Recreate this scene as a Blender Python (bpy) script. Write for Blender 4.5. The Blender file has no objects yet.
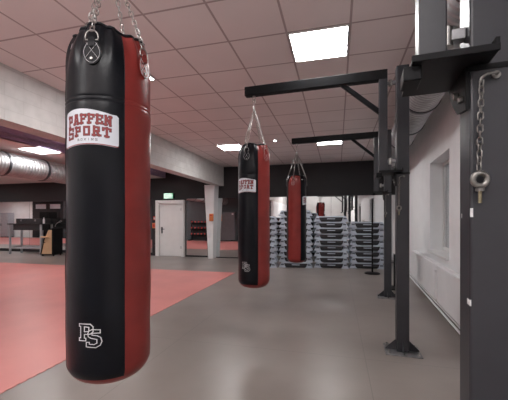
import bpy, bmesh, math, random
from math import sin, cos, pi, radians, sqrt, atan2
from mathutils import Vector, Matrix
random.seed(7)
SC = bpy.context.scene
COL = SC.collection
# ---------------------------------------------------------------- camera
F, YAW, CX, CY, EYE = 318.3, 0.2558, 254.0, 220.3, 1.35
cam = bpy.data.cameras.new('camera'); co = bpy.data.objects.new('camera', cam); COL.objects.link(co)
cam.sensor_width = 36; cam.lens = F/508*36; cam.shift_y = (CY-200)/508; cam.clip_start = 0.05
co.location = (0, 0, EYE); co.rotation_euler = (pi/2, 0, YAW); SC.camera = co

def c2w(xc, zc): return (xc*cos(YAW)-zc*sin(YAW), xc*sin(YAW)+zc*cos(YAW))
def raydir(px): return c2w((px-CX)/F, 1.0)
def bx(px, Y=10.8):
    d = raydir(px); return d[0]/d[1]*Y
# ---------------------------------------------------------------- materials
def mat(name, col, rough=.5, metal=0., nscale=0., namp=.0, bump=0., bscale=60., spec=.5, coat=0., col2=None):
    m = bpy.data.materials.new(name); m.use_nodes = True
    n = m.node_tree.nodes; l = m.node_tree.links; b = n['Principled BSDF']
    b.inputs['Roughness'].default_value = rough; b.inputs['Metallic'].default_value = metal
    b.inputs['Specular IOR Level'].default_value = spec; b.inputs['Coat Weight'].default_value = coat
    tc = n.new('ShaderNodeTexCoord')
    b.inputs['Base Color'].default_value = (*col, 1)
    if namp or col2:
        t = n.new('ShaderNodeTexNoise'); t.inputs['Scale'].default_value = nscale or 5; t.inputs['Detail'].default_value = 5
        l.new(tc.outputs['Object'], t.inputs['Vector'])
        mx = n.new('ShaderNodeMix'); mx.data_type = 'RGBA'
        c2 = col2 or tuple(c*(1-namp) for c in col)
        mx.inputs[6].default_value = (*col, 1); mx.inputs[7].default_value = (*c2, 1)
        rp = n.new('ShaderNodeMapRange'); rp.inputs[1].default_value = .35; rp.inputs[2].default_value = .65
        l.new(t.outputs['Fac'], rp.inputs[0]); l.new(rp.outputs[0], mx.inputs[0]); l.new(mx.outputs[2], b.inputs['Base Color'])
    if bump:
        t2 = n.new('ShaderNodeTexNoise'); t2.inputs['Scale'].default_value = bscale; t2.inputs['Detail'].default_value = 4
        l.new(tc.outputs['Object'], t2.inputs['Vector'])
        bp = n.new('ShaderNodeBump'); bp.inputs['Strength'].default_value = bump; bp.inputs['Distance'].default_value = .01
        l.new(t2.outputs['Fac'], bp.inputs['Height']); l.new(bp.outputs['Normal'], b.inputs['Normal'])
    return m
def emat(name, col, s):
    m = bpy.data.materials.new(name); m.use_nodes = True
    b = m.node_tree.nodes['Principled BSDF']
    b.inputs['Base Color'].default_value = (.9, .9, .9, 1)
    b.inputs['Emission Color'].default_value = (*col, 1); b.inputs['Emission Strength'].default_value = s
    return m
def nmath(nt, op, a, b=None, c=None):
    k = nt.nodes.new('ShaderNodeMath'); k.operation = op
    for i, v in enumerate((a, b, c)):
        if v is None: continue
        if isinstance(v, (int, float)): k.inputs[i].default_value = v
        else: nt.links.new(v, k.inputs[i])
    return k.outputs[0]
def line_mask(nt, coord, off, period, w):      # 1 on lines of width w
    t = nmath(nt, 'SUBTRACT', coord, off); t = nmath(nt, 'DIVIDE', t, period)
    t = nmath(nt, 'FRACT', t); t = nmath(nt, 'SUBTRACT', t, .5); t = nmath(nt, 'ABSOLUTE', t)
    return nmath(nt, 'GREATER_THAN', t, .5-w/period/2)
GX, GY, GP, CEIL = -2.3749, 2.6036, .625, 1.9146+EYE

def ceiling_mat():
    m = mat('ceiling_tiles', (.76, .69, .68), .85, nscale=1.2, namp=.06, bump=.08, bscale=90)
    nt = m.node_tree; b = nt.nodes['Principled BSDF']
    g = nt.nodes.new('ShaderNodeNewGeometry'); s = nt.nodes.new('ShaderNodeSeparateXYZ'); nt.links.new(g.outputs['Position'], s.inputs[0])
    k = nmath(nt, 'MAXIMUM', line_mask(nt, s.outputs[0], GX, GP, .022), line_mask(nt, s.outputs[1], GY, GP, .022))
    mx = nt.nodes.new('ShaderNodeMix'); mx.data_type = 'RGBA'; old = b.inputs['Base Color'].links[0].from_socket
    nt.links.new(k, mx.inputs[0]); nt.links.new(old, mx.inputs[6]); mx.inputs[7].default_value = (.40, .33, .325, 1); nt.links.new(mx.outputs[2], b.inputs['Base Color'])
    return m
def floor_mat():
    m = mat('grey_vinyl', (.255, .222, .203), .34, nscale=.8, col2=(.195, .168, .153), spec=.5)
    nt = m.node_tree; b = nt.nodes['Principled BSDF']
    g = nt.nodes.new('ShaderNodeNewGeometry'); s = nt.nodes.new('ShaderNodeSeparateXYZ'); nt.links.new(g.outputs['Position'], s.inputs[0])
    k = nmath(nt, 'MAXIMUM', line_mask(nt, s.outputs[0], .264, 2.0, .008), line_mask(nt, s.outputs[1], 3.27, 1.5, .008))
    mx = nt.nodes.new('ShaderNodeMix'); mx.data_type = 'RGBA'; old = b.inputs['Base Color'].links[0].from_socket
    k = nmath(nt, 'MULTIPLY', k, .35)
    nt.links.new(k, mx.inputs[0]); nt.links.new(old, mx.inputs[6]); mx.inputs[7].default_value = (.09, .08, .08, 1); nt.links.new(mx.outputs[2], b.inputs['Base Color'])
    t = nt.nodes.new('ShaderNodeTexNoise'); t.inputs['Scale'].default_value = .9; t.inputs['Detail'].default_value = 2; nt.links.new(g.outputs['Position'], t.inputs['Vector'])
    r = nt.nodes.new('ShaderNodeMapRange'); r.inputs[1].default_value = .1; r.inputs[2].default_value = .9; r.inputs[3].default_value = .28; r.inputs[4].default_value = .36
    nt.links.new(t.outputs['Fac'], r.inputs[0]); nt.links.new(r.outputs[0], b.inputs['Roughness'])
    return m
def brick_mat():
    m = mat('white_painted_brick', (.62, .60, .585), .7, nscale=6, namp=.12)
    nt = m.node_tree; b = nt.nodes['Principled BSDF']
    g = nt.nodes.new('ShaderNodeNewGeometry'); s = nt.nodes.new('ShaderNodeSeparateXYZ'); nt.links.new(g.outputs['Position'], s.inputs[0])
    cb = nt.nodes.new('ShaderNodeCombineXYZ'); nt.links.new(s.outputs[1], cb.inputs[0]); nt.links.new(s.outputs[2], cb.inputs[1])
    t = nt.nodes.new('ShaderNodeTexBrick'); t.inputs['Scale'].default_value = 1; t.inputs['Brick Width'].default_value = .5; t.inputs['Row Height'].default_value = .17
    t.inputs['Mortar Size'].default_value = .006; t.inputs['Mortar Smooth'].default_value = .3
    nt.links.new(cb.outputs[0], t.inputs['Vector'])
    bp = nt.nodes.new('ShaderNodeBump'); bp.inputs['Strength'].default_value = .5; bp.inputs['Distance'].default_value = .01; bp.invert = True
    nt.links.new(t.outputs['Fac'], bp.inputs['Height']); nt.links.new(bp.outputs['Normal'], b.inputs['Normal'])
    mx = nt.nodes.new('ShaderNodeMix'); mx.data_type = 'RGBA'; old = b.inputs['Base Color'].links[0].from_socket
    nt.links.new(nmath(nt, 'MULTIPLY', t.outputs['Fac'], .25), mx.inputs[0]); nt.links.new(old, mx.inputs[6]); mx.inputs[7].default_value = (.42, .39, .37, 1); nt.links.new(mx.outputs[2], b.inputs['Base Color'])
    return m
def duct_mat():
    m = mat('galvanised_duct', (.46, .46, .47), .55, 1.0, nscale=9, namp=.18)
    nt = m.node_tree; b = nt.nodes['Principled BSDF']
    tc = nt.nodes.new('ShaderNodeTexCoord'); w = nt.nodes.new('ShaderNodeTexWave'); w.wave_type = 'BANDS'; w.bands_direction = 'Y'
    w.inputs['Scale'].default_value = 4.2; w.inputs['Distortion'].default_value = .3; nt.links.new(tc.outputs['Object'], w.inputs['Vector'])
    bp = nt.nodes.new('ShaderNodeBump'); bp.inputs['Strength'].default_value = .9; bp.inputs['Distance'].default_value = .016
    nt.links.new(w.outputs['Fac'], bp.inputs['Height']); nt.links.new(bp.outputs['Normal'], b.inputs['Normal'])
    return m
def wood_mat():
    m = mat('light_wood', (.60, .40, .23), .5)
    nt = m.node_tree; b = nt.nodes['Principled BSDF']
    tc = nt.nodes.new('ShaderNodeTexCoord'); w = nt.nodes.new('ShaderNodeTexWave'); w.inputs['Scale'].default_value = 6; w.inputs['Distortion'].default_value = 5
    nt.links.new(tc.outputs['Object'], w.inputs['Vector'])
    mx = nt.nodes.new('ShaderNodeMix'); mx.data_type = 'RGBA'; mx.inputs[6].default_value = (.62, .42, .25, 1); mx.inputs[7].default_value = (.53, .34, .19, 1)
    nt.links.new(w.outputs['Fac'], mx.inputs[0]); nt.links.new(mx.outputs[2], b.inputs['Base Color'])
    return m
def glass_mat():
    m = mat('window_glass', (.85, .88, .9), .05); b = m.node_tree.nodes['Principled BSDF']
    b.inputs['Transmission Weight'].default_value = .9; b.inputs['IOR'].default_value = 1.45
    return m
M = dict(
    ceiling=ceiling_mat(), floor=floor_mat(), brick=brick_mat(), duct=duct_mat(), wood=wood_mat(), glass=glass_mat(),
    redmat=mat('red_mat', (.64, .225, .205), .40, nscale=1.6, namp=.10, bump=.01, bscale=9),
    wallwhite=mat('bright_plaster', (.90, .90, .91), .8, nscale=3, namp=.05, bump=.1, bscale=40),
    plasterdim=mat('dull_plaster', (.50, .49, .48), .8, nscale=3, namp=.07, bump=.1, bscale=40),
    plaster=mat('white_plaster', (.82, .82, .83), .8, nscale=3, namp=.07, bump=.1, bscale=40),
    dark=mat('anthracite_wall', (.015, .0135, .0155), .7, nscale=3, namp=.15, bump=.05),
    hallgrey=mat('grey_blue_wall', (.10, .11, .12), .8, nscale=3, namp=.1),
    purple=mat('purple_fascia', (.36, .29, .45), .7, nscale=3, namp=.1),
    hallceil=mat('hall_ceiling', (.80, .72, .71), .85, nscale=2, namp=.06),
    white=mat('white_lacquer', (.74, .73, .72), .4, nscale=4, namp=.05),
    whiterad=mat('radiator_white', (.86, .86, .87), .38, nscale=4, namp=.05),
    mirror=mat('mirror', (.80, .82, .82), .015, 1.0),
    steel=mat('charcoal_paint', (.023, .0235, .029), .40, nscale=12, namp=.12, bump=.03, bscale=150),
    steelblack=mat('black_paint', (.006, .006, .007), .45, nscale=10, namp=.2, bump=.03, bscale=150, spec=.14),
    zinc=mat('zinc_plate', (.30, .30, .31), .45, .8, nscale=14, namp=.35),
    chain_dark=mat('dull_chain_steel', (.26, .25, .235), .38, 1.0, nscale=60, namp=.3),
    chrome=mat('chain_steel', (.46, .45, .43), .28, 1.0, nscale=60, namp=.3),
    brass=mat('yellow_zinc', (.34, .30, .20), .4, .9, nscale=60, namp=.3),
    chip=mat('bare_chip', (.75, .75, .75), .6, nscale=40, namp=.3),
    black_leather=mat('black_leather', (.0045, .0052, .008), .30, nscale=7, namp=.25, bump=.10, bscale=16, spec=.17),
    red_leather=mat('red_leather', (.218, .028, .024), .32, nscale=7, namp=.18, bump=.10, bscale=16, spec=.26),
    thread=mat('white_thread', (.66, .66, .68), .7, nscale=80, namp=.2),
    vinyl=mat('white_print', (.60, .63, .68), .5, nscale=10, namp=.05),
    inkred=mat('red_print', (.24, .022, .024), .5, nscale=10, namp=.1),
    inkdark=mat('dark_print', (.035, .01, .012), .5, nscale=10, namp=.1),
    stepgrey=mat('step_grey', (.47, .52, .60), .45, nscale=9, namp=.12),
    stepdark=mat('step_black', (.018, .018, .021), .6, nscale=12, namp=.2),
    stepshade=mat('step_slate', (.115, .125, .15), .5, nscale=12, namp=.2),
    paper=mat('label_white', (.72, .72, .74), .6, nscale=20, namp=.05),
    grey=mat('locker_grey', (.15, .15, .16), .45, nscale=6, namp=.1),
    tablegrey=mat('grey_metal', (.42, .44, .47), .4, .3, nscale=8, namp=.1),
    orange=mat('orange_plastic', (.70, .20, .06), .45, nscale=8, namp=.1),
    red=mat('red_plastic', (.55, .04, .035), .4, nscale=8, namp=.1),
    panel=emat('light_diffuser', (1, .985, .98), 33.0),
    spot=emat('led', (.9, .95, 1), 60.0),
    exitg=emat('exit_green', (.05, .42, .20), .75),
    exitw=emat('exit_white', (.9, 1, .95), 1.6),
)
# ---------------------------------------------------------------- mesh builder
class MB:
    def __init__(s): s.v = []; s.f = []
    def add(s, vs, fs):
        o = len(s.v); s.v += [tuple(v) for v in vs]; s.f += [tuple(i+o for i in f) for f in fs]; return s
    def box(s, c, d, rot=None):
        x, y, z = d[0]/2, d[1]/2, d[2]/2
        vs = [Vector((a*x, b*y, e*z)) for a in (-1, 1) for b in (-1, 1) for e in (-1, 1)]
        if rot: vs = [rot @ v for v in vs]
        vs = [v+Vector(c) for v in vs]
        return s.add(vs, [(0,1,3,2),(4,6,7,5),(0,4,5,1),(2,3,7,6),(0,2,6,4),(1,5,7,3)])
    def span(s, x0, x1, y0, y1, z0, z1): return s.box(((x0+x1)/2, (y0+y1)/2, (z0+z1)/2), (x1-x0, y1-y0, z1-z0))
    def bar(s, p, q, w, h, up=(0,0,1)):
        p, q = Vector(p), Vector(q); d = q-p; y = d.normalized(); x = y.cross(Vector(up)).normalized(); z = x.cross(y)
        return s.box((p+q)/2, (w, d.length, h), Matrix((x, y, z)).transposed())
    def ring_strip(s, rings, cap=True, closed=False):
        n = len(rings[0]); o = len(s.v)
        for r in rings: s.v += [tuple(v) for v in r]
        m = len(rings)
        for i in range(m if closed else m-1):
            for j in range(n):
                a = o+i*n+j; b = o+i*n+(j+1) % n; i2 = (i+1) % m
                s.f.append((a, b, o+i2*n+(j+1) % n, o+i2*n+j))
        if cap and not closed:
            s.f.append(tuple(o+j for j in range(n))[::-1]); s.f.append(tuple(o+(m-1)*n+j for j in range(n)))
        return s
    def cyl(s, p, q, r, n=16, r2=None):
        p, q = Vector(p), Vector(q); d = (q-p).normalized(); a = d.orthogonal().normalized(); b = d.cross(a)
        return s.ring_strip([[c+(a*cos(2*pi*j/n)+b*sin(2*pi*j/n))*rr for j in range(n)] for c, rr in ((p, r), (q, r if r2 is None else r2))])
    def tube(s, pts, r, n=8, closed=False):
        pts = [Vector(p) for p in pts]; m = len(pts); rings = []; ref = None
        for i in range(m):
            if closed: t = pts[(i+1) % m]-pts[i-1]
            else: t = pts[min(i+1, m-1)]-pts[max(i-1, 0)]
            t.normalize()
            a = (ref - t*ref.dot(t)) if ref is not None else t.orthogonal()
            if a.length < 1e-6: a = t.orthogonal()
            a.normalize(); ref = a; b = t.cross(a)
            rings.append([pts[i]+(a*cos(2*pi*j/n)+b*sin(2*pi*j/n))*r for j in range(n)])
        return s.ring_strip(rings, True, closed)
    def lathe(s, prof, n=32, c=(0,0,0)):      # prof: (r, z)
        return s.ring_strip([[(c[0]+r*cos(2*pi*j/n), c[1]+r*sin(2*pi*j/n), c[2]+z) for j in range(n)] for r, z in prof])
    def prism(s, poly, fn):                   # poly 2D, fn(u,v,k) -> 3D for k = 0,1
        n = len(poly); vs = [fn(u, v, 0) for u, v in poly]+[fn(u, v, 1) for u, v in poly]
        fs = [tuple(range(n))[::-1], tuple(range(n, 2*n))]+[(i, (i+1) % n, n+(i+1) % n, n+i) for i in range(n)]
        return s.add(vs, fs)
    def link(s, c, axis, nrm, L, W, r, k=5):
        c, y, z = Vector(c), Vector(axis).normalized(), Vector(nrm); z = (z-y*z.dot(y)).normalized(); x = y.cross(z)
        pts = []; rad = W/2; hl = L/2-rad
        for i in range(12):
            a = 2*pi*i/12+1e-4; px, py = rad*cos(a), rad*sin(a); py += hl if py > 0 else -hl
            pts.append(c+x*px+y*py)
        return s.tube(pts, r, k, True)
    def chain(s, p, q, pitch, W, r, twist=0.3):
        p, q = Vector(p), Vector(q); d = q-p; n = max(1, round(d.length/pitch)); st = d/n; dn = d.normalized()
        a = dn.orthogonal().normalized(); b = dn.cross(a)
        for i in range(n):
            th = twist+(pi/2 if i % 2 else 0)+.12*i
            s.link(p+st*(i+.5), dn, a*cos(th)+b*sin(th), st.length+2.6*r, W, r)
        return s
    def build(s, name, m, parent=None, bevel=0, smooth=False, kind=None, solid=True):
        me = bpy.data.meshes.new(name); me.from_pydata(s.v, [], s.f)
        if solid:
            bm = bmesh.new(); bm.from_mesh(me); bmesh.ops.recalc_face_normals(bm, faces=bm.faces); bm.to_mesh(me); bm.free()
        me.materials.append(M[m] if isinstance(m, str) else m)
        if smooth:
            for p in me.polygons: p.use_smooth = True
            try: me.set_sharp_from_angle(angle=radians(50))
            except Exception: pass
        o = bpy.data.objects.new(name, me); COL.objects.link(o)
        if parent: o.parent = parent
        if bevel:
            b = o.modifiers.new('bevel', 'BEVEL'); b.width = bevel; b.segments = 2; b.limit_method = 'ANGLE'
        if kind: o['kind'] = kind
        return o
def thing(name, label, cat, loc=(0,0,0), rz=0, group=None):
    o = bpy.data.objects.new(name, None); COL.objects.link(o); o.empty_display_size = .1
    o.location = loc; o.rotation_euler = (0, 0, rz); o['label'] = label; o['category'] = cat
    if group: o['group'] = group
    return o
def tag(o, label, cat, group=None):
    o['label'] = label; o['category'] = cat
    if group: o['group'] = group
    return o
def copy_tree(o, parent=None):
    c = o.copy(); COL.objects.link(c)
    if parent: c.parent = parent; c.matrix_parent_inverse = o.matrix_parent_inverse
    for ch in list(o.children): copy_tree(ch, c)
    return c
def struct(mb, name, m, **k): return mb.build(name, m, kind='structure', **k)

# ================================================================ SETTING
YB = 10.8                                   # back wall plane
HX0, HX1, HY = -28.0, -4.1, 1.6             # hall beyond the beam
struct(MB().span(-28.3, 2.6, -4.3, 11.2, -.2, 0), 'floor', 'floor')
struct(MB().span(-6.28, 2.6, -4.3, 11.2, CEIL, CEIL+.2), 'ceiling', 'ceiling')
struct(MB().span(-28.3, -6.28, HY-.2, 11.2, 2.95, 3.1), 'ceiling_hall', 'hallceil')
struct(MB().span(-6.36, -6.28, HY, YB, 2.95, CEIL), 'trim_purple_fascia', 'purple')
struct(MB().span(-28.3, 2.6, YB, YB+.3, 0, CEIL), 'wall_back', 'dark')
struct(MB().span(-28.3, HX0, HY-.2, YB, 0, 3.1), 'wall_hall_left', 'plaster')
struct(MB().span(HX0, -23.4, HY-.2, HY, 0, 2.95), 'wall_hall_white', 'plaster')
w = MB(); w.span(-23.4, -6.28, HY-.2, HY, 0, 2.95); w.span(-6.28, HX1, HY-.2, HY, 0, CEIL); struct(w, 'wall_hall_front', 'hallgrey')
struct(MB().span(-4.25, -3.95, -4.0, HY, 0, 2.585), 'wall_left', 'plaster')
struct(MB().span(-4.25, -3.95, -4.0, YB, 2.585, CEIL), 'trim_beam', 'brick')
struct(MB().span(-4.25, 1.6, -4.3, -4.0, 0, CEIL), 'wall_front', 'plasterdim')
# tapered end column under the beam
def quadring(x0, x1, y0, y1, z): return [(x0, y0, z), (x1, y0, z), (x1, y1, z), (x0, y1, z)]
col = MB().ring_strip([quadring(bx(208.3, 10.45), bx(212.6, 10.45), 10.45, 10.78, 0), quadring(bx(204.3, 10.35), bx(214.2, 10.35), 10.35, 10.79, 2.585)])
struct(col, 'trim_column', 'plaster')
# red mat with jigsaw edges
def jig(a, b, per=.09, amp=.010):
    a, b = Vector(a), Vector(b); d = b-a; n = int(d.length/per); t = d.normalized(); nn = Vector((-t.y, t.x)); out = []
    for i in range(n):
        p = a+d*(i/n); s = d.length/n*t
        out += [p, p+s*.32, p+s*.24+nn*amp, p+s*.76+nn*amp, p+s*.68]
    return out
poly = [(-27.9, 7.8), (-27.9, HY+.6)] + [(-4.5, HY+.6), (-4.5, HY+.6), (-3.6, HY+.6), (-3.6, -1.0), (-2.53, -1.0)]
poly += [tuple(v) for v in jig((-2.53, -1.0), (-2.53, 7.8))] + [tuple(v) for v in jig((-2.53, 7.8), (-12, 7.8))]
cl = []
for p in poly:
    if not cl or (abs(p[0]-cl[-1][0])+abs(p[1]-cl[-1][1])) > 1e-6: cl.append(p)
m_ = MB().prism(cl, lambda u, v, k: (u, v, .0005+.004*k)); rm = m_.build('training_mat', 'redmat')
tag(rm, 'red training mat covering the left half of the floor', 'mat')

# right wall, turned a little away from the beam
WA = -atan2(.0665, 1); WO = Vector((1.194, 0, 0))
WD = Vector((.0665, 1, 0)).normalized(); WN = Vector((WD.y, -WD.x, 0))      # along, outwards
def wall_y(px, off=0.):       # local y where the pixel column meets the plane x_local = off
    d = Vector((*raydir(px), 0)); o = WO+WN*off
    t = o.dot(WN)/d.dot(WN); return (d*t-WO).dot(WD)
def wplace(o): o.location = WO; o.rotation_euler = (0, 0, WA); return o
wy0, wy1 = wall_y(449.2), wall_y(430)
WZ0, WZ1 = .80, 2.37
wins = [(wy0, wy1), (.9, 2.1)]
w = MB()
ys = sorted([-4.3]+[a for p in wins for a in p]+[11.3])
for i in range(0, len(ys), 2): w.span(0, .35, ys[i], ys[i+1], 0, CEIL)
for a, b in wins: w.span(0, .35, a, b, 0, WZ0); w.span(0, .35, a, b, WZ1, CEIL)
wplace(struct(w, 'wall_right', 'wallwhite'))
for k, (a, b) in enumerate(wins):
    fr = MB(); x0, x1 = .2, .27; t = .06
    fr.span(x0, x1, a, a+t, WZ0+.02, WZ1); fr.span(x0, x1, b-t, b, WZ0+.02, WZ1); fr.span(x0, x1, a+t, b-t, WZ0+.02, WZ0+.02+t); fr.span(x0, x1, a+t, b-t, WZ1-t, WZ1)
    mid = (a+b)/2; fr.span(x0+.01, x1, mid-.04, mid+.04, WZ0+.02+t, WZ1-t)
    wf = wplace(struct(fr, 'window_%d' % (k+1), 'white', bevel=.005))
    gl = MB(); gl.span(.232, .240, a+t, mid-.04, WZ0+.08, WZ1-t); gl.span(.232, .240, mid+.04, b-t, WZ0+.08, WZ1-t); gl.build('pane', 'glass', wf)
    MB().span(-.05, .2, a+.005, b-.005, WZ0-.02, WZ0+.02).build('window_sill', 'white', wf, bevel=.006)
sk = MB().span(-.02, 0, -4.2, 11.0, 0, .07); wplace(struct(sk, 'baseboard_right', 'white'))

# ---------------------------------------------------------------- radiators and pipes
def radiator(y0, y1, label):
    t = thing('radiator', label, 'radiator', group=None); wplace(t); x0, x1, z0, z1 = -.145, -.045, .18, .69
    b = MB(); b.span(x0, x0+.02, y0, y1, z0, z1); b.span(x0+.075, x1, y0, y1, z0, z1)
    n = int((y1-y0)/.05)
    for i in range(n): yy = y0+(i+.5)*(y1-y0)/n; b.span(x0+.02, x0+.075, yy-.006, yy+.006, z0+.03, z1-.02)
    b.build('panel', 'whiterad', t, bevel=.006)
    g = MB(); g.span(x0, x1, y0, y1, z1, z1+.008)
    for i in range(int((y1-y0)/.03)): yy = y0+.015+i*.03; g.span(x0+.02, x1-.02, yy-.005, yy+.005, z1+.008, z1+.014)
    g.build('top_grille', 'whiterad', t)
    for yy in (y0, y1): MB().span(x0, x1, yy-.004, yy+.004, z0, z1+.01).build('side_cover', 'whiterad', t, bevel=.004)
    v = MB(); v.cyl((x0+.05, y0-.01, z1-.07), (x0+.05, y0-.05, z1-.07), .012, 10); v.cyl((x0+.05, y0-.05, z1-.07), (x0-.015, y0-.05, z1-.07), .022, 12)
    v.build('valve', 'whiterad', t, smooth=True)
    for yy in (y0+.15, y1-.15): MB().span(x1, -.001, yy-.02, yy+.02, z0+.1, z1-.1).build('wall_bracket', 'whiterad', t)
    return t
r_off = -.145
yA0, yA1 = wall_y(434.5, r_off), wall_y(411.5, r_off)
radiator(yA0, yA1, 'long white radiator farther along the right wall, under the window')
yB1 = wall_y(437, r_off); radiator(yB1-1.25, yB1, 'white radiator nearest the big charcoal post on the right wall')
pp = MB()
for z in (.05, .115): pp.tube([(-.10, -1, z), (-.10, 10.4, z)], .015, 10)
tag(wplace(pp.build('heating_pipes', 'whiterad', smooth=True)), 'pair of thin white heating pipes along the foot of the right wall', 'pipe')

# ---------------------------------------------------------------- ducts
def duct(label, r, y0, y1, bands, place, mname='duct'):
    t = thing('air_duct', label, 'duct'); place(t)
    MB().ring_strip([[(r*cos(2*pi*j/40), y, r*sin(2*pi*j/40)) for j in range(40)] for y in (y0, y1)]).build('duct_pipe', mname, t, smooth=True)
    for y in bands:
        rings = [[((r+e)*cos(2*pi*j/40), y+dy, (r+e)*sin(2*pi*j/40)) for j in range(40)] for dy, e in ((-.03, .001), (-.025, .012), (.025, .012), (.03, .001))]
        MB().ring_strip(rings, False).build('joint_band', 'steel', t, smooth=True)
    return t
def pl_r(t): p = WO+WN*(-.43); t.location = (p.x, p.y, 2.95); t.rotation_euler = (0, 0, WA)
dr = duct('large silver ventilation duct under the ceiling along the right wall', .215, -3.9, 10.7, [2.3+1.1*k for k in range(-4, 8)], pl_r)
for y in (-1.5, 2.9, 5.2, 8.4): MB().cyl((0, y, .215), (0, y, CEIL-2.95), .006, 8).build('hanger_rod', 'zinc', dr)
def pl_l(t): t.location = (-7.25, 0, 2.62)
dl = duct('ridged silver ventilation duct in the hall beyond the white beam', .265, 1.65, 10.75, [5.46+.98*k for k in range(-3, 6)], pl_l)
for y in (4.9, 8.0): MB().cyl((0, y, .265), (0, y, 2.95-2.62), .006, 8).build('hanger_rod', 'zinc', dl)

# ---------------------------------------------------------------- ceiling lights
def light_panel(x, y, z, label, group=None, sx=.60, sy=.60):
    t = thing('ceiling_light', label, 'ceiling light', (x, y, z), 0, group)
    f = MB(); a, b = sx/2, sy/2; e = .012
    f.span(-a, a, -b, -b+e, -.012, 0); f.span(-a, a, b-e, b, -.012, 0); f.span(-a, -a+e, -b+e, b-e, -.012, 0); f.span(a-e, a, -b+e, b-e, -.012, 0)
    f.build('frame', 'white', t)
    MB().span(-a+e, a-e, -b+e, b-e, -.008, -.001).build('diffuser', 'panel', t)
    for i in range(4):
        for sgn in (-1, 1): MB().span(sgn*(a-.006)-.010, sgn*(a-.006)+.010, -b+.1+i*.12, -b+.12+i*.12, -.02, -.012).build('clip', 'zinc', t)
    return t
def cell(d, c): return GX+(d+.5)*GP, GY+(c+.5)*GP
light_panel(*cell(3, 1), CEIL, 'large bright square ceiling light above the arm of the middle bag post')
light_panel(*cell(-1, 1), CEIL, 'ceiling light mostly hidden behind the top of the nearest bag')
light_panel(*cell(3, 8), CEIL, 'far ceiling light just under the farthest bag arm')
light_panel(*cell(-1, 8), CEIL, 'far ceiling light to the left of the middle bag, near the beam end')
for d in (-1, 3): light_panel(*cell(d, -6), CEIL, 'square ceiling light behind the camera position', 'ceiling lights out of view')
light_panel(-6.56, 5.8, 2.95, 'ceiling light in the hall above the silver duct at the left edge')
for x in (-10.5, -15, -19.5, -24.5):
    for y in (3.2, 6.0, 8.8): light_panel(x, y, 2.95, 'hall ceiling light beyond the beam, seen only in the mirrors', 'hall ceiling lights')
light_panel(-6.56, 8.8, 2.95, 'hall ceiling light near the white door')
# LED spot
sx, sz = (275-CX)/F*7.62, 7.62; X, Y = c2w(sx, sz)
t = thing('ceiling_spot', 'small dazzling round spotlight in the ceiling beside the middle bag chain', 'spotlight', (X, Y, CEIL))
MB().lathe([(.045, 0), (.05, -.012), (.032, -.014), (.030, -.004)], 24).build('trim_ring', 'white', t, smooth=True)
MB().lathe([(.0285, -.0035), (.0285, -.009)], 20).build('lens', 'spot', t)

# ---------------------------------------------------------------- back wall: mirrors, door, signs
def mirror(x0, x1, z0, z1, label):
    t = thing('wall_mirror', label, 'mirror', ((x0+x1)/2, YB, z0)); a = (x1-x0)/2; h = z1-z0
    MB().span(-a, a, -.008, -.0005, 0, h).build('glass', 'mirror', t)
    for z in (-.02, h): MB().span(-a, a, -.014, -.0005, z, z+.02).build('rail', 'steel', t)
MZ = 2.15
mirror(bx(-14), bx(29.5), .12, MZ, 'leftmost wall mirror, behind the grey metal table')
mirror(bx(29.7), bx(60.5), .12, MZ, 'wall mirror behind the wooden podium and right end of the grey table')
mirror(bx(60.8), bx(152.3), .12, MZ, 'wall mirror behind the nearest bag, left of the white door')
mirror(bx(186.6), bx(207.5), .06, MZ, 'narrow wall mirror between the white door and the white column')
mirror(bx(207.7), bx(262), .03, MZ, 'wall mirror right of the white column')
mirror(bx(262.2), bx(331), .03, MZ, 'wall mirror behind the tallest step stacks')
mirror(bx(331.2), bx(396), .03, MZ, 'rightmost wall mirror, behind the step stack by the posts')
x0, x1 = bx(157.3), bx(185.3); zt = 2.10
fr = MB(); fw = .15
fr.span(x0, x0+fw, YB-.14, YB, 0, zt); fr.span(x1-fw+.05, x1, YB-.14, YB, 0, zt); fr.span(x0+fw, x1-fw+.05, YB-.14, YB, zt-.13, zt)
d1 = struct(fr, 'door_1', 'white', bevel=.008)
lf = MB().span(x0+fw, x1-fw+.05, YB-.06, YB-.01, .01, zt-.13).build('door_leaf', 'white', d1)
MB().span(x0+fw+.08, x1-fw-.03, YB-.066, YB-.06, .14, zt-.25).build('door_panel', 'white', lf, bevel=.004)
h = MB(); hx = x0+fw+.09
h.span(hx-.025, hx+.025, YB-.075, YB-.062, .86, 1.10); h.cyl((hx, YB-.066, 1.02), (hx, YB-.12, 1.02), .011, 10); h.bar((hx, YB-.12, 1.02), (hx+.13, YB-.12, 1.02), .018, .02)
h.build('handle', 'steelblack', lf, bevel=.003)
for z in (.3, 1.7): MB().cyl((x1-fw+.05, YB-.145, z), (x1-fw+.05, YB-.145, z+.1), .012, 8).build('hinge', 'zinc', d1)
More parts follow.
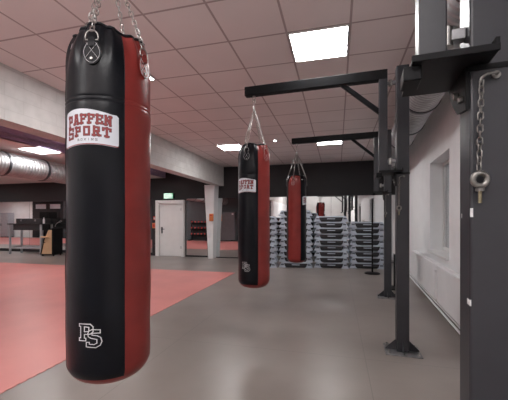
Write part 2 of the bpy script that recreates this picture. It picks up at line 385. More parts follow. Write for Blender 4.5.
# exit sign
xe0, xe1 = bx(165), bx(174.5); xm = (xe0+xe1)/2; hw = (xe1-xe0)/2
t = thing('exit_sign', 'green lit exit sign with white running figure above the white door', 'exit sign', (xm, YB-.07, 2.155))
MB().span(-hw, hw, -.03, .07, 0, .215).build('housing', 'steelblack', t, bevel=.005)
MB().span(-hw+.008, hw-.008, -.034, -.03, .008, .207).build('face', 'exitg', t)
g = MB(); y = -.036
def fbox(x0, x1, z0, z1): g.span(x0, x1, y, -.0335, z0, z1)
fbox(-.13, -.03, .03, .045); fbox(-.13, -.118, .03, .185); fbox(-.13, -.05, .172, .185); fbox(-.05, -.038, .03, .185)         # doorway
for p, q in (((.02, .075), (.045, .125)), ((.045, .125), (.02, .15)), ((.045, .125), (.085, .125)), ((.02, .075), (.055, .05)), ((.02, .075), (-.015, .045)), ((.055, .05), (.05, .025))):
    g.bar((p[0], y+.001, p[1]), (q[0], y+.001, q[1]), .0025, .018, (0, 1, 0)) if False else g.prism([(p[0]-.009, p[1]-.006), (p[0]+.009, p[1]-.006), (q[0]+.009, q[1]+.006), (q[0]-.009, q[1]+.006)], lambda u, v, k: (u, y+.0025*k, v))
g.cyl((.065, y, .165), (.065, -.0335, .165), .014, 12)
g.prism([(.10, .10), (.13, .10), (.13, .08), (.155, .11), (.13, .14), (.13, .12), (.10, .12)], lambda u, v, k: (u, y+.0025*k, v))
g.build('pictogram', 'exitw', t)
# little fire signs on the dark strip left of the door
xs = bx(154.7)
t = thing('fire_sign', 'small square red and white fire sign left of the white door', 'sign', (xs, YB-.001, 1.36))
MB().span(-.06, .06, -.006, 0, 0, .14).build('plate', 'red', t)
g = MB(); g.span(-.035, .0, -.008, -.005, .03, .10); g.span(.0, .035, -.008, -.005, .03, .05); g.build('symbol', 'paper', t)
t = thing('fire_alarm_box', 'small orange-red alarm box under the fire sign left of the door', 'alarm box', (xs, YB-.001, 1.05))
MB().span(-.075, .075, -.06, 0, 0, .2).build('housing', 'orange', t, bevel=.01)
MB().span(-.045, .045, -.064, -.059, .05, .15).build('window', 'red', t)
t = thing('first_aid_box', 'small orange box fixed high on the white tapered column', 'box', (bx(211.3, 10.33), 10.355, 1.32))
MB().span(-.085, .06, -.02, .05, 0, .26).build('case', 'orange', t, bevel=.012)
MB().span(-.06, .035, -.024, -.019, .18, .22).build('latch', 'red', t)

# ---------------------------------------------------------------- hall front wall, seen in the mirrors
t = thing('locker', 'dark grey double locker with small white signs, seen in mirror right of the column', 'locker', (-7.2, HY+.25, 0))
MB().span(-.82, .82, -.24, .24, .04, 1.88).build('body', 'grey', t, bevel=.01)
for s in (-1, 1):
    dd = MB().span(s*.405-.395, s*.405+.395, .24, .26, .07, 1.85).build('door', 'grey', t, bevel=.006)
    MB().span(s*.1-.012, s*.1+.012, .26, .285, .85, 1.05).build('handle', 'zinc', dd, bevel=.004)
MB().span(-.82, .82, -.2, .2, 0, .04).build('plinth', 'steelblack', t)
for z, hh, m in ((1.38, .2, 'red'), (1.0, .34, 'paper')): MB().span(-.74, -.60, .26, .264, z, z+hh).build('sign', m, t)
MB().span(.62, .74, .26, .264, 1.70, 1.80).build('tag', 'paper', t)
def weight_rack(x, label):
    t = thing('dumbbell_rack', label, 'rack', (x, HY+.35, 0)); f = MB()
    for s in (-.62, .62): f.bar((s, -.28, 0), (s, -.18, 1.35), .06, .06, (1, 0, 0)); f.span(s-.03, s+.03, -.3, .25, 0, .05)
    f.build('frame', 'steelblack', t)
    for k, z in enumerate((.32, .72, 1.12)):
        MB().box((0, -.05-.04*k, z), (1.2, .3, .03), Matrix.Rotation(radians(14), 3, 'X')).build('shelf', 'steelblack', t)
    return t
proto = None; cnt = 0
def dumbbell():
    t = thing('dumbbell', '', 'dumbbell'); MB().cyl((0, -.07, 0), (0, .07, 0), .016, 10).build('bar', 'chrome', t, smooth=True)
    for s in (-1, 1):
        w = MB().cyl((0, s*.06, 0), (0, s*.15, 0), .075, 20).build('weight', 'stepdark', t, smooth=True)
        MB().cyl((0, s*.15, 0), (0, s*.156, 0), .055, 20).build('end_ring', 'red', w, smooth=True)
    return t
RN = ['lower', 'middle', 'upper']; ON = ['first', 'second', 'third', 'fourth', 'fifth', 'sixth', 'seventh', 'eighth', 'ninth', 'tenth']
for rx, where in ((-8.95, 'rack mirrored beside the white door'), (-19.2, 'far rack mirrored behind podium')):
    weight_rack(rx, 'black dumbbell '+('rack seen in the narrow mirror beside the white door' if rx > -12 else 'rack far away, seen in the mirror behind the wooden podium'))
    for k, z in enumerate((.32, .72, 1.12)):
        for i in range(5):
            o = dumbbell() if proto is None else copy_tree(proto)
            if proto is None: proto = o
            o.location = (rx-.48+i*.24, HY+.35-.05-.04*k, z+.096); o.rotation_euler = (radians(14), 0, 0)
            o['label'] = 'red-ended dumbbell, %s on %s shelf of %s' % (ON[i], RN[k], where); o['group'] = 'dumbbells on the racks'
d2 = struct(MB().span(-23.3, -20.4, HY, HY+.05, 0, 2.9), 'door_2', 'dark')
for a in (-23.0, -21.6): MB().span(a, a+1.0, HY+.05, HY+.06, 2.25, 2.6).build('transom_pane', 'vinyl', d2)  # pale opaque colour stands in for lit glass
for a in (-22.6, -21.75): MB().span(a, a+.8, HY+.05, HY+.08, .02, 2.0).build('door_leaf', 'steelblack', d2, bevel=.008)
t = thing('tall_locker', 'tall grey cabinet against the white hall wall, seen in the leftmost mirror', 'locker', (-25.6, HY+.3, 0))
MB().span(-.4, .4, -.25, .25, .05, 1.95).build('body', 'tablegrey', t, bevel=.01)
dd = MB().span(-.38, .38, .25, .27, .08, 1.92).build('door', 'tablegrey', t, bevel=.006); MB().span(-.3, -.27, .27, .3, .9, 1.1).build('handle', 'steelblack', dd)
MB().span(-.38, .38, -.22, .22, 0, .05).build('plinth', 'steelblack', t)

# ---------------------------------------------------------------- bag posts with swing arms
def rig(xc, zc, rz, label, hang, tip, arm_top=2.918, chips=False, axx=-.185):
    X, Y = c2w(xc, zc); t = thing('bag_post', label, 'boxing bag post', (X, Y, 0), rz, 'charcoal posts with swing arms')
    P = .06
    MB().span(-P, P, -P, P, .012, 2.93).build('post', 'steel', t, bevel=.008)
    bp = MB().span(-.17, .17, -.15, .15, 0, .012).build('base_plate', 'zinc', t, bevel=.003)
    for sx in (-1, 1):
        for sy in (-1, 1):
            b = MB(); b.cyl((sx*.135, sy*.115, .012), (sx*.135, sy*.115, .024), .016, 6); b.cyl((sx*.135, sy*.115, .024), (sx*.135, sy*.115, .042), .008, 10); b.build('anchor_bolt', 'chrome', bp)
    for s in (-1, 1):
        MB().prism([(P, .012), (.16, .012), (.16, .022), (P, .12)], lambda u, v, k: (s*u, -.005+.01*k, v)).build('gusset', 'steel', t)
        MB().prism([(P, .012), (.14, .012), (.14, .022), (P, .12)], lambda u, v, k: (-.005+.01*k, s*u, v)).build('gusset', 'steel', t)
    ax = axx; A = .042; z0 = 1.852
    MB().span(ax-A, ax+A, -A, A, z0, arm_top-.10).build('arm_upright', 'steel', t, bevel=.006)
    MB().span(tip, ax+A, -A, A, arm_top-.105, arm_top).build('arm', 'steelblack', t, bevel=.006)
    MB().bar((ax+.0, 0, arm_top-.46), (ax-.42, 0, arm_top-.09), .045, .045).build('brace', 'steelblack', t, bevel=.004)
    # lower bearing plate wrapped round the post
    b = MB(); b.prism([(-.235, -.145), (-.010, -.145), (-.010, -P-.001), (-P-.001, -P-.001), (-P-.001, .15), (-.235, .15)], lambda u, v, k: (u, v, 1.835+.014*k))
    pl = b.build('bearing_plate', 'steelblack', t, bevel=.002)
    MB().span(-.237, -.010, -.153, -.145, 1.832, 1.853).build('front_lip', 'steelblack', pl, bevel=.002)
    MB().span(-.022, -.010, -.150, -.12, 1.849, 1.872).build('lip_end', 'steelblack', pl, bevel=.002)
    MB().span(-P-.004, P+.004, -P-.004, P+.004, 1.818, 1.834).build('collar', 'steelblack', t)
    MB().span(-.258, -.205, -.125, -.035, 1.788, 1.834).build('stop_block', 'steelblack', pl, bevel=.004)
    MB().prism([(-.058, 1.835), (.15, 1.835), (.11, 1.77), (.04, 1.715), (-.058, 1.70)], lambda u, v, k: (-P-.012+.012*k, u, v)).build('side_flange', 'steelblack', t)
    for y, z in ((-.02, 1.745), (.035, 1.775)): MB().cyl((-P-.012, y, z), (-P-.024, y, z), .011, 6).build('bolt', 'chrome', t)
    # hinges
    for z in (1.965, 2.78):
        hg = MB(); hg.span(-.10, -P, -.018, .018, z-.018, z+.018); hg.build('hinge_lug', 'zinc', t, bevel=.003)
        MB().cyl((-.112, 0, z-.032), (-.112, 0, z+.032), .019, 14).build('hinge_pin', 'chrome', t, smooth=True)
        MB().span(ax+A, -.105, -.012, .012, z-.014, z+.014).build('hinge_eye', 'zinc', t, bevel=.003)
    # eye bolt under the arm
    e = MB(); e.link((hang, 0, arm_top-.105-.022), (0, 0, 1), (0, 1, 0), .05, .034, .005, 8); e.cyl((hang, 0, arm_top-.105), (hang, 0, arm_top-.112), .014, 12); e.build('eye_bolt', 'chrome', t, smooth=True)
    MB().span(tip-.003, tip, -A+.003, A-.003, arm_top-.101, arm_top-.004).build('end_cap', 'steelblack', t)
    if chips:
        yy = -P-.0006
        for (u, z, a, bb) in ((-.056, 1.374, .008, .014), (-.059, 1.09, .004, .01)):
            MB().span(u-a/2, u+a/2, yy, -P, z-bb, z+bb).build('paint_chip', 'chip', t)
        for (v, z, a, bb) in ((-.045, 1.09, .03, .009), (.03, 1.365, .006, .008)):
            MB().span(-P-.0006, -P, v-a/2, v+a/2, z-bb, z+bb).build('paint_chip', 'chip', t)
    # chain hook on the front face
    h = MB(); h.tube([(.008, -P, 1.797), (.008, -P-.020, 1.797), (-.022, -P-.026, 1.794), (-.038, -P-.026, 1.784), (-.040, -P-.022, 1.772)], .004, 8); h.cyl((.008, -P, 1.797), (.008, -P-.005, 1.797), .012, 12); h.build('chain_hook', 'chain_dark', t, smooth=True)
    return t
def spare_chain(r, label):
    t = thing('spare_chain', label, 'chain', group='spare chains on the posts'); t.location = r.location; t.rotation_euler = r.rotation_euler
    y = -.06-.016; x = -.037
    c = MB(); c.chain((x, y-.010, 1.776), (x-.004, y, 1.505), .0195, .0145, .0021); c.build('chain', 'chain_dark', t, smooth=True)
    e = MB(); c_ = Vector((x-.003, y-.006, 1.475)); pts = [c_+Vector((.019*cos(a), 0, .019*sin(a))) for a in [2*pi*i/24 for i in range(24)]]
    e.tube(pts, .0082, 10, True); e.cyl(c_+Vector((0, 0, -.026)), c_+Vector((0, 0, -.036)), .012, 12); e.build('eye_bolt', 'chain_dark', t, smooth=True)
    MB().cyl(c_+Vector((0, 0, -.036)), c_+Vector((0, 0, -.072)), .0052, 10).build('threaded_rod', 'brass', t, smooth=True)
r0 = rig(.756, 1.038, radians(-4.44), 'big charcoal post nearest the camera at the right edge', -1.536, -1.66, chips=True, axx=-.160)
r1 = rig(1.529, 3.285, radians(-2.24), 'middle charcoal post whose arm holds the middle bag', -1.598, -1.70)
r2 = rig(2.347, 5.59, radians(-3.74), 'farthest charcoal post, its arm holding the smallest bag', -1.615, -1.70)
spare_chain(r0, 'steel chain with a large eye bolt on the nearest post')
spare_chain(r1, 'short steel chain hanging on the middle post')
spare_chain(r2, 'short steel chain hanging on the farthest post')

# ---------------------------------------------------------------- punching bags
R, BH = .185, 1.645
PAN = [(-82, 18, 'black_panel', 'black_leather'), (18, 98, 'red_panel', 'red_leather'), (98, 198, 'black_panel', 'black_leather'), (198, 278, 'red_panel', 'red_leather')]
TABS = [-22, 50, 150, 234]
def bagpt(ph, z, e=0.):
    """ph in degrees, 0 towards the viewer, positive to the right; z above the bag bottom"""
    r = R; c = .100
    if z < c: r = R-c+sqrt(max(0, c*c-(c-z)**2))*1.0
    for g in (1.318, 1.300): r -= .0022*math.exp(-((z-g)/.0035)**2)
    r += .0012*sin(z*9+radians(ph)*2)+.0008*sin(z*23+radians(ph)*3)
    s = max(0., (z-1.43)/(BH-1.43)); dz = 0
    if s > 0:
        q = min(1, s)
        w = cos(radians(4*(ph-TABS[0])))
        r -= .040*q**3
        r += q*q*.008*w+.0085*q*sin(radians(ph*12+25))*(.7-.3*w)+.004*q*sin(radians(ph*21+40))
        dz = .008*q*q*w
    a = radians(ph); return Vector(((r+e)*sin(a), -(r+e)*cos(a), z+dz))
ZB = .050
def zrows(z0, z1):
    zs = [z0+(z1-z0)*i/46 for i in range(47)]
    for g in (1.318, 1.300):
        for d in (-.008, -.004, 0, .004, .008): zs.append(g+d)
    zs += [BH-.02*i for i in range(10)] + [.05+.006*i for i in range(8)]
    return sorted(set(round(z, 4) for z in zs if z0 <= z <= z1))
# lettering as thick strokes in a unit cell
LET = {
 'P': [[(.2,0),(.2,1)], [(.2,.92),(.8,.92),(.8,.5),(.2,.5)], [(.02,.06),(.42,.06)], [(.02,.94),(.2,.94)]],
 'A': [[(.12,0),(.38,1)], [(.88,0),(.62,1)], [(.25,.34),(.75,.34)], [(.3,.94),(.7,.94)], [(-.02,.06),(.28,.06)], [(.72,.06),(1.02,.06)]],
 'F': [[(.2,0),(.2,1)], [(.05,.92),(.95,.92),(.95,.72)], [(.2,.5),(.7,.5)], [(.02,.06),(.45,.06)]],
 'E': [[(.2,0),(.2,1)], [(.05,.92),(.95,.92),(.95,.74)], [(.2,.5),(.7,.5)], [(.05,.08),(.95,.08),(.95,.26)]],
 'N': [[(.15,0),(.15,1)], [(.15,.95),(.85,.05)], [(.85,0),(.85,1)], [(0,.06),(.3,.06)], [(.68,.94),(1,.94)]],
 'S': [[(.9,.74),(.9,.92),(.12,.92),(.12,.54),(.88,.48),(.88,.08),(.1,.08),(.1,.26)]],
 'O': [[(.15,.08),(.85,.08),(.85,.92),(.15,.92),(.15,.08)]],
 'R': [[(.2,0),(.2,1)], [(.2,.92),(.8,.92),(.8,.52),(.2,.52)], [(.5,.5),(.88,.04)], [(.02,.06),(.4,.06)], [(.75,.06),(1.02,.06)]],
 'T': [[(.5,0),(.5,1)], [(.05,.72),(.05,.92),(.95,.92),(.95,.72)], [(.3,.06),(.7,.06)]],
 'B': [[(.15,0),(.15,1)], [(.15,.94),(.75,.94),(.75,.54),(.15,.52)], [(.75,.48),(.9,.44),(.9,.06),(.15,.06)]],
 'X': [[(.1,0),(.9,1)], [(.1,1),(.9,0)]], 'I': [[(.5,0),(.5,1)]],
 'G': [[(.9,.8),(.9,.94),(.12,.94),(.12,.06),(.9,.06),(.9,.45),(.5,.45)]],
}
def stroke(mb, pts, w, fn, ext=True):
    """flat ribbon along 2D pts, every point mapped to the bag by fn(u, v)"""
    for a, b in zip(pts, pts[1:]):
        a, b = Vector(a), Vector(b); d = b-a
        if d.length < 1e-7: continue
        t = d.normalized(); n = Vector((-t.y, t.x))*w/2
        if ext: a = a-t*w*.48; b = b+t*w*.48
        k = max(1, int((b-a).length/.006)); vs = []
        for i in range(k+1):
            p = a+(b-a)*i/k; vs += [fn(*(p-n)), fn(*(p+n))]
        mb.add(vs, [(2*i, 2*i+2, 2*i+3, 2*i+1) for i in range(k)])
PU0, PZ0, PW, PH = -70., 1.090, .262, .166
def patch_pt(u, v, e=.0): return bagpt(PU0+math.degrees(u/R), PZ0+v, e)
def ptop(u): x = u/PW; return .152+.020*sin(pi*min(1, x*1.12)**.8)-.006*x
def pbot(u): x = u/PW; return .000+.014*sin(pi*x)*.9-.004*(1-x)
def word(mb, s, u0, u1, v0f, v1f, w, e, big=None, gap=.16):
    n = len(s); cw = (u1-u0)/(n+gap*(n-1)+(0 if not big else big-1)); u = u0
    for i, ch in enumerate(s):
        ww = cw*(big if (big and i == 0) else 1)
        for pl in LET[ch]:
            pts = []
            for (a, b) in pl:
                uu = u+a*ww; lo, hi = v0f(uu), v1f(uu)
                if big and i == 0: lo -= .009; hi += .002
                pts.append((uu, lo+(hi-lo)*b))
            stroke(mb, pts, w, lambda a, b: patch_pt(a, b, e))
        u += ww+cw*gap
def punching_bag(label, loc, rz, bottom, zs_=1.0):
    t = thing('punching_bag', label, 'punching bag', (loc[0], loc[1], bottom), rz, 'hanging punching bags'); t.scale = (1, 1, zs_)
    zs = zrows(ZB, BH)
    for a, b, nm, mt in PAN:
        n = max(8, int((b-a)/3)); mb = MB(); vs = [bagpt(a+(b-a)*i/n, z) for z in zs for i in range(n+1)]; w_ = n+1
        mb.add(vs, [(r_*w_+i, r_*w_+i+1, (r_+1)*w_+i+1, (r_+1)*w_+i) for r_ in range(len(zs)-1) for i in range(n)])
        mb.build(nm, mt, t, smooth=True)
        MB().tube([bagpt(a, z, .0004) for z in zs], .0016, 6).build('seam', 'black_leather', t, smooth=True)
    # bottom cap
    n = 72; rings = []
    for z in [ZB-.0, .04, .03, .02, .012, .006, .002]: rings.append([bagpt(360*i/n, z) for i in range(n)])
    for k in (.75, .5, .2): rings.append([Vector((.1*k*sin(2*pi*i/n), -.1*k*cos(2*pi*i/n), 0)) for i in range(n)])
    MB().ring_strip(rings).build('bottom_cap', 'red_leather', t, smooth=True)
    # top: rolled rim and sunken lid
    MB().tube([bagpt(5*i, BH, -.002) for i in range(72)], .009, 8, True).build('rim', 'black_leather', t, smooth=True)
    rings = []
    for k, dz in ((1, -.002), (.93, -.03), (.7, -.05), (.3, -.045)):
        ring = []
        for i in range(72):
            p = bagpt(5*i, BH); ring.append(Vector((p.x*k, p.y*k, (p.z if k > .95 else BH)+dz)))
        rings.append(ring)
    MB().ring_strip(rings).build('lid', 'black_leather', t, smooth=True)
    # hanging tabs, rings, chains
    apex = Vector((0, 0, BH+.425))
    for i, ph in enumerate(TABS):
        mt = 'black_leather' if i % 2 == 0 else 'red_leather'
        out = []
        zc_ = BH-.140
        for k in range(28):                       # teardrop outline
            a = 2*pi*k/28; u = .037*sin(a)*(1-.22*max(0, cos(a))); v = .054*cos(a)-.0; out.append((u, v+zc_))
        f = lambda u, v, e: bagpt(ph+math.degrees(u/R), v, e)
        mb = MB(); vs = [f(u, v, .003) for u, v in out]+[f(u, v, .0075) for u, v in out]+[f(0, zc_, .0085)]; N = 28
        mb.add(vs, [(k, (k+1) % N, N+(k+1) % N, N+k) for k in range(N)]+[(N+k, N+(k+1) % N, 2*N) for k in range(N)])
        tb = mb.build('strap_tab', mt, t, smooth=True)
        st = MB(); st.tube([f(u*.86, zc_+(v-zc_)*.88, .0087) for u, v in out], .0009, 5, True)
        st.tube([f(-.022, zc_+.038, .0096), f(.002, zc_+.003, .0105), f(.025, zc_-.028, .0096)], .0008, 5); st.tube([f(.022, zc_+.038, .0096), f(-.002, zc_+.003, .0105), f(-.025, zc_-.028, .0096)], .0008, 5)
        st.build('stitching', 'thread', tb)
        for dz in (.028, -.030):
            c = f(0, zc_+dz, .008); nrm = Vector((c.x, c.y, 0)).normalized(); MB().cyl(c, c+nrm*.004, .0055, 12).build('rivet', 'chrome', tb, smooth=True)
        # strap loop over the rim and D-ring
        top = f(0, BH-.045, .010)
        mb = MB(); w2 = .013
        rows = []
        for zz, e in ((BH-.118, .009), (BH-.10, .011), (BH-.078, .012)): rows.append((f(-w2, zz, e), f(w2, zz, e), f(w2, zz, e+.004), f(-w2, zz, e+.004)))
        mb.ring_strip(rows); mb.build('strap_loop', mt, tb)
        c = f(0, BH-.078, .013); nrm = Vector((sin(radians(ph)), -cos(radians(ph)), 0)); tx = Vector((cos(radians(ph)), sin(radians(ph)), 0))
        rg = MB(); up = Vector((0, 0, 1)); rr = .027
        pts = [c-tx*rr-up*.012]+[c+tx*rr*-cos(pi*k/10)+up*(rr*1.15*sin(pi*k/10)) for k in range(11)]+[c+tx*rr-up*.012]
        rg.tube(pts, .0028, 8, True); rg.build('d_ring', 'chrome', t, smooth=True)
        p0 = c+up*(rr*1.15-.004)
        ch = MB(); ch.chain(p0, apex+nrm*.012-up*.01, .0255, .0185, .0026, .3+i); ch.build('chain', 'chrome', t, smooth=True)
    s = MB(); s.link(apex+Vector((0, 0, .0)), (0, 0, 1), (1, 0, 0), .05, .04, .005, 8); s.cyl(apex+Vector((0, 0, .024)), apex+Vector((0, 0, .05)), .011, 14)
    top = (2.918-.105-.040-bottom)/zs_
    s.tube([apex+Vector((0, 0, .05)), Vector((0, 0, top-.055)), Vector((.014, 0, top-.04)), Vector((.016, 0, top-.018)), Vector((0, 0, top)), Vector((-.016, 0, top-.016)), Vector((-.013, 0, top-.036))], .0048, 8)
    s.build('swivel_hook', 'chrome', t, smooth=True)
    # printed patch
    n = 30; mb = MB(); vs = []; J = 6
    for i in range(n+1):
        x = i/n; u = .002+(PW-.004)*x; lo, hi = pbot(u), ptop(u); c = min(i, n-i)
        ins = .010*(1-sqrt(max(0, 1-(1-min(1, c/1.6))**2)))
        for j in range(J+1): vs.append(patch_pt(u, lo+ins+(hi-lo-2*ins)*j/J, .0012))
    mb.add(vs, [(i*(J+1)+j, (i+1)*(J+1)+j, (i+1)*(J+1)+j+1, i*(J+1)+j+1) for i in range(n) for j in range(J)])
    pt = mb.build('logo_patch', 'vinyl', t, smooth=True, solid=False)
    e = MB(); stroke(e, [(.004+(PW-.008)*i/24, pbot(.004+(PW-.008)*i/24)+.003) for i in range(25)], .004, lambda a, b: patch_pt(a, b, .0016), False); e.build('patch_edge', 'inkred', pt, solid=False)
    arch = lambda b: (lambda u: b+.012*sin(pi*u/PW))
    dk, rd = MB(), MB()
    for mb, w, ee in ((dk, .0108, .0018), (rd, .0074, .0024)):
        word(mb, 'PAFFEN', .030, .230, arch(.091), arch(.132), w, ee, 1.1, .34)
        word(mb, 'SPORT', .028, .228, arch(.038), arch(.078), w, ee, 1.15, .34)
    word(dk, 'BOXING', .086, .176, arch(.016), arch(.0255), .0018, .0018, None, .55)
    dk.build('lettering_dark', 'inkdark', pt, solid=False); rd.build('lettering', 'inkred', pt, solid=False)  # dark print: outlines of the red letters and the small word
    sg = MB(); c = bagpt(-68, BH-.075, .003); sg.prism([(-.018, -.007), (.018, -.007), (.018, .007), (-.018, .007)], lambda u, v, k: tuple(bagpt(-68+math.degrees(u/R), BH-.075+v, .002+.002*k))); sg.build('side_tag', 'paper', t)
    # outlined monogram near the bottom
    Pp = [(0,.0),(.028,.0),(.028,.012),(.022,.012),(.022,.028),(.045,.030),(.056,.040),(.056,.062),(.046,.074),(0,.074),(0,.063),(.006,.063),(.006,.012),(0,.012),(0,0)]
    Pi = [(.022,.040),(.040,.042),(.040,.060),(.022,.062),(.022,.040)]
    Ss = [(.030,-.026),(.066,-.030),(.082,-.020),(.088,-.004),(.084,.014),(.072,.022),(.052,.026),(.052,.034),(.082,.034),(.082,.048),(.052,.050),(.040,.044),(.036,.032),(.038,.018),(.048,.012),(.070,.006),(.070,-.010),(.060,-.016),(.042,-.014),(.042,-.006),(.030,-.006),(.030,-.026)]
    em = MB(); f = lambda a, b: bagpt(-40+math.degrees(a*1.1/R), .233+b, .0018)
    for pts in (Pp, Pi, Ss): stroke(em, pts, .0036, f)
    em.build('emblem', 'thread', t, solid=False)
    return t
def hangpt(r, hang):
    m = Matrix.Rotation(r.rotation_euler.z, 3, 'Z') @ Vector((hang, 0, 0)); return r.location.x+m.x, r.location.y+m.y
for r, hang, ph, label, bottom, zsc in ((r0, -1.536, 0, 'largest, nearest black and red punching bag with a big white logo patch', .612, .965),
                                   (r1, -1.598, -4, 'middle black and red punching bag hanging from the arm in mid-floor', .57, 1),
                                   (r2, -1.615, 106, 'farthest punching bag, mostly red, in front of the stacked steps', .545, 1)):
    X, Y = hangpt(r, hang); punching_bag(label, (X, Y), atan2(-X, Y)+radians(ph), bottom, zsc)

# ---------------------------------------------------------------- stacks of aerobic steps
PITCH = .163
def step():
    t = thing('aerobic_step', '', 'exercise step')
    L, D = .95, .38
    d = MB(); d.prism([(-L/2+.05, .128), (L/2-.05, .128), (L/2-.075, .161), (-L/2+.075, .161)], lambda u, v, k: (u, (-D/2+.01)+(D-.02)*k, v)); d.build('deck', 'stepgrey', t, bevel=.006)
    for s in (-1, 1):
        f = MB(); f.prism([(s*.26, 0), (s*.474, 0), (s*.474, .02), (s*.415, .127), (s*.335, .127), (s*.31, .05)], lambda u, v, k: (u, -D/2+D*k, v)); ft = f.build('foot', 'stepgrey', t, bevel=.006)
        g = MB(); g.prism([(s*.335, .07), (s*.43, .07), (s*.41, .115), (s*.335, .115)], lambda u, v, k: (u, -D/2-.004+.006*k, v)); g.build('grip', 'stepshade', ft)
    MB().span(-.295, .295, -D/2+.03, D/2-.03, .01, .132).build('core', 'stepdark', t)
    b = MB().prism([(-.30, .045), (.30, .045), (.325, .128), (-.325, .128)], lambda u, v, k: (u, -D/2+.006+.014*k, v)).build('front_band', 'stepdark', t)
    MB().span(-.11, .11, -D/2+.003, -D/2+.006, .078, .098).build('label', 'stepgrey', b)
    return t
ps = None
for (pxc, zc, n, desc) in ((261.5, 9.27, 9, 'stack partly hidden by the middle bag'), (296, 9.22, 10, 'stack behind the farthest bag'),
                           (331, 9.12, 9, 'full stack right of the farthest bag'), (366.5, 9.05, 8, 'stack beside the charcoal posts')):
    X, Y = c2w((pxc-CX)/F*zc, zc)
    for k in range(n):
        o = step() if ps is None else copy_tree(ps)
        if ps is None: ps = o
        o.location = (X+random.uniform(-.010, .010), Y+random.uniform(-.03, .03), k*PITCH); o.rotation_euler = (0, 0, radians(random.uniform(-1.6, 1.6)+3))
        pos = 'topmost' if k == n-1 else ON[k]+' from the floor'
        o['label'] = 'grey aerobic step, %s in the %s' % (pos, desc); o['group'] = 'stacked aerobic steps'

# ---------------------------------------------------------------- pole stand, white panel
X, Y = c2w((372.3-CX)/F*8.05, 8.05)
t = thing('pole_stand', 'thin black pole on a round foot beside the farthest charcoal post', 'stand', (X, Y, 0))
MB().lathe([(.19, 0), (.19, .015), (.16, .03), (.03, .04)], 32).build('base', 'steelblack', t, smooth=True)
MB().cyl((0, 0, .035), (0, 0, 1.9), .02, 14).build('pole', 'steelblack', t, smooth=True)
MB().cyl((0, 0, 1.0), (0, 0, 1.06), .03, 14).build('collar', 'steelblack', t, smooth=True)
X, Y = c2w((394.8-CX)/F*6.3, 6.3)
t = thing('folding_board', 'upright white board with rounded corners standing behind the farthest post', 'board', (X, Y, 0), radians(-4))
b = MB(); pts = []
for cx_, cz_, a0 in ((.16, 1.32, 0), (-.16, 1.32, 90), (-.16, .74, 180), (.16, .74, 270)):
    for k in range(5): a = radians(a0+22.5*k); pts.append((cx_+.05*cos(a), cz_+.05*sin(a)))
b.prism(pts, lambda u, v, k: (-.02+.04*k, u, v)); b.build('board', 'white', t, bevel=.005)
f = MB()
for s in (-.12, .12): f.span(-.012, .012, s-.012, s+.012, .02, .72)
f.build('leg', 'steelblack', t); MB().span(-.15, .15, -.2, .2, 0, .02).build('foot_plate', 'steelblack', t, bevel=.004)

# ---------------------------------------------------------------- grey table and podium at the left
def fpt(px, zc): return c2w((px-CX)/F*zc, zc)
X, Y = fpt(31, 12.75)
t = thing('work_table', 'tall grey metal table in front of the left mirrors', 'table', (X, Y, 0)); a, d = .80, .27; hh = 1.22
tp = MB().span(-a-.05, a+.05, -d-.03, d+.03, hh-.035, hh).build('tabletop', 'stepdark', t, bevel=.004)
for sx in (-1, 1):
    for sy in (-1, 1): MB().span(sx*(a-.03)-.03, sx*(a-.03)+.03, sy*(d-.03)-.03, sy*(d-.03)+.03, 0, hh-.035).build('leg', 'tablegrey', t, bevel=.004)
for y in (-d, d-.04): MB().span(-a+.06, a-.06, y, y+.04, .26, .31).build('stretcher', 'tablegrey', t)
for s in (-1, 1): MB().span(s*(a-.03)-.02, s*(a-.03)+.02, -d+.06, d-.06, .26, .31).build('stretcher', 'tablegrey', t)
MB().span(-a+.2, a-.08, -d+.02, d-.02, hh-.26, hh-.035).build('drawer_box', 'stepdark', t)
o = thing('equipment_case', 'long flat black case lying on the grey metal table', 'case', (X+.12, Y, hh))
MB().span(-.62, .62, -.22, .22, 0, .20).build('body', 'stepdark', o, bevel=.012); MB().span(-.62, .62, -.225, .225, .13, .14).build('lid_seam', 'steel', o)
for s in (-.35, .35): MB().span(s-.03, s+.03, -.235, -.22, .09, .16).build('latch', 'zinc', o)
o = thing('bottle', 'small white bottle on the right end of the table', 'bottle', (X+.68+.1, Y-.12, hh)); MB().lathe([(.033, 0), (.036, .01), (.036, .15), (.014, .19), (.014, .21)], 16).build('body', 'paper', o, smooth=True)
MB().lathe([(.017, .21), (.017, .24)], 12).build('cap', 'tablegrey', o)
X, Y = fpt(53, 12.2)
t = thing('podium', 'light wooden podium with a slanted side and black frame on castors', 'podium', (X, Y, 0), radians(3))
w_ = MB(); w_.prism([(-.30, .08), (.17, .08), (.17, .98), (.0, .98), (-.14, .70), (-.30, .08)][:5]+[], lambda u, v, k: (u, -.22+.36*k, v)); w_.build('panel', 'wood', t, bevel=.004)
MB().span(.17, .25, -.24, .2, .08, 1.05).build('side_frame', 'steelblack', t, bevel=.006)
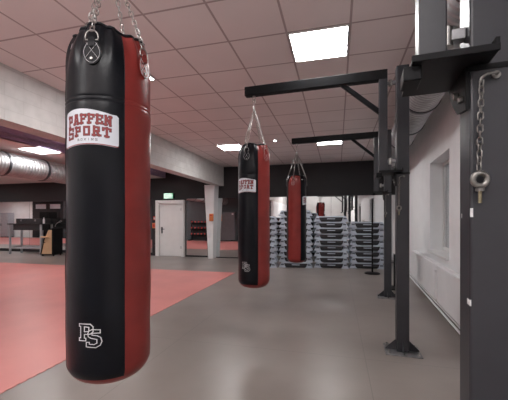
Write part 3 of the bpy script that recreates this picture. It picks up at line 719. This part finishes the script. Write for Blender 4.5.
MB().box((-.11, -.25, .72), (.34, .06, .05)).build('ledge', 'wood', t, bevel=.004)
MB().span(-.22, -.13, -.226, -.22, .50, .53).build('slot', 'steelblack', t)
f = MB(); f.bar((-.34, -.21, .06), (-.17, -.21, .72), .03, .03, (0, 1, 0)); f.bar((-.17, -.21, .72), (.0, -.21, 1.02), .03, .03, (0, 1, 0)); f.span(-.34, .25, -.235, .2, .05, .08); f.build('black_frame', 'steelblack', t)
MB().box((.10, -.02, 1.02), (.34, .4, .03), Matrix.Rotation(radians(-14), 3, 'Y')).build('top', 'stepdark', t)
for sx in (-.28, .2):
    for sy in (-.18, .15): MB().cyl((sx-.012, sy, .03), (sx+.012, sy, .03), .03, 14).build('castor', 'steelblack', t, smooth=True)
mc = thing('microphone', 'silver gooseneck microphone on top of the podium', 'microphone', (X+.10, Y, 1.075))
MB().tube([(0, 0, .02), (.02, 0, .10), (.10, 0, .17), (.22, 0, .22)], .012, 8).build('neck', 'chrome', mc, smooth=True); MB().cyl((.20, 0, .21), (.30, 0, .25), .028, 12).build('head', 'zinc', mc, smooth=True)
MB().lathe([(.05, -.02), (.05, .012), (.02, .03)], 16).build('foot', 'steelblack', mc, smooth=True)

# ---------------------------------------------------------------- fill light added behind the camera, facing up to brighten the ceiling
L = bpy.data.lights.new('added_ceiling_fill', 'AREA'); L.shape = 'RECTANGLE'; L.size = 3.2; L.size_y = 1.4; L.energy = 185; L.color = (1, 1, 1)
lo = bpy.data.objects.new('added_ceiling_fill', L); COL.objects.link(lo); lo.location = (-1.3, -1.7, 2.35)
lo.rotation_euler = (radians(180), 0, 0)
# ---------------------------------------------------------------- world and view
wd = bpy.data.worlds.new('world'); SC.world = wd; wd.use_nodes = True
bg = wd.node_tree.nodes['Background']; bg.inputs[0].default_value = (.55, .56, .58, 1); bg.inputs[1].default_value = .5
vs = SC.view_settings; vs.view_transform = 'Standard'; vs.look = 'None'; vs.gamma = 1; vs.use_curve_mapping = False; vs.exposure = 0.0
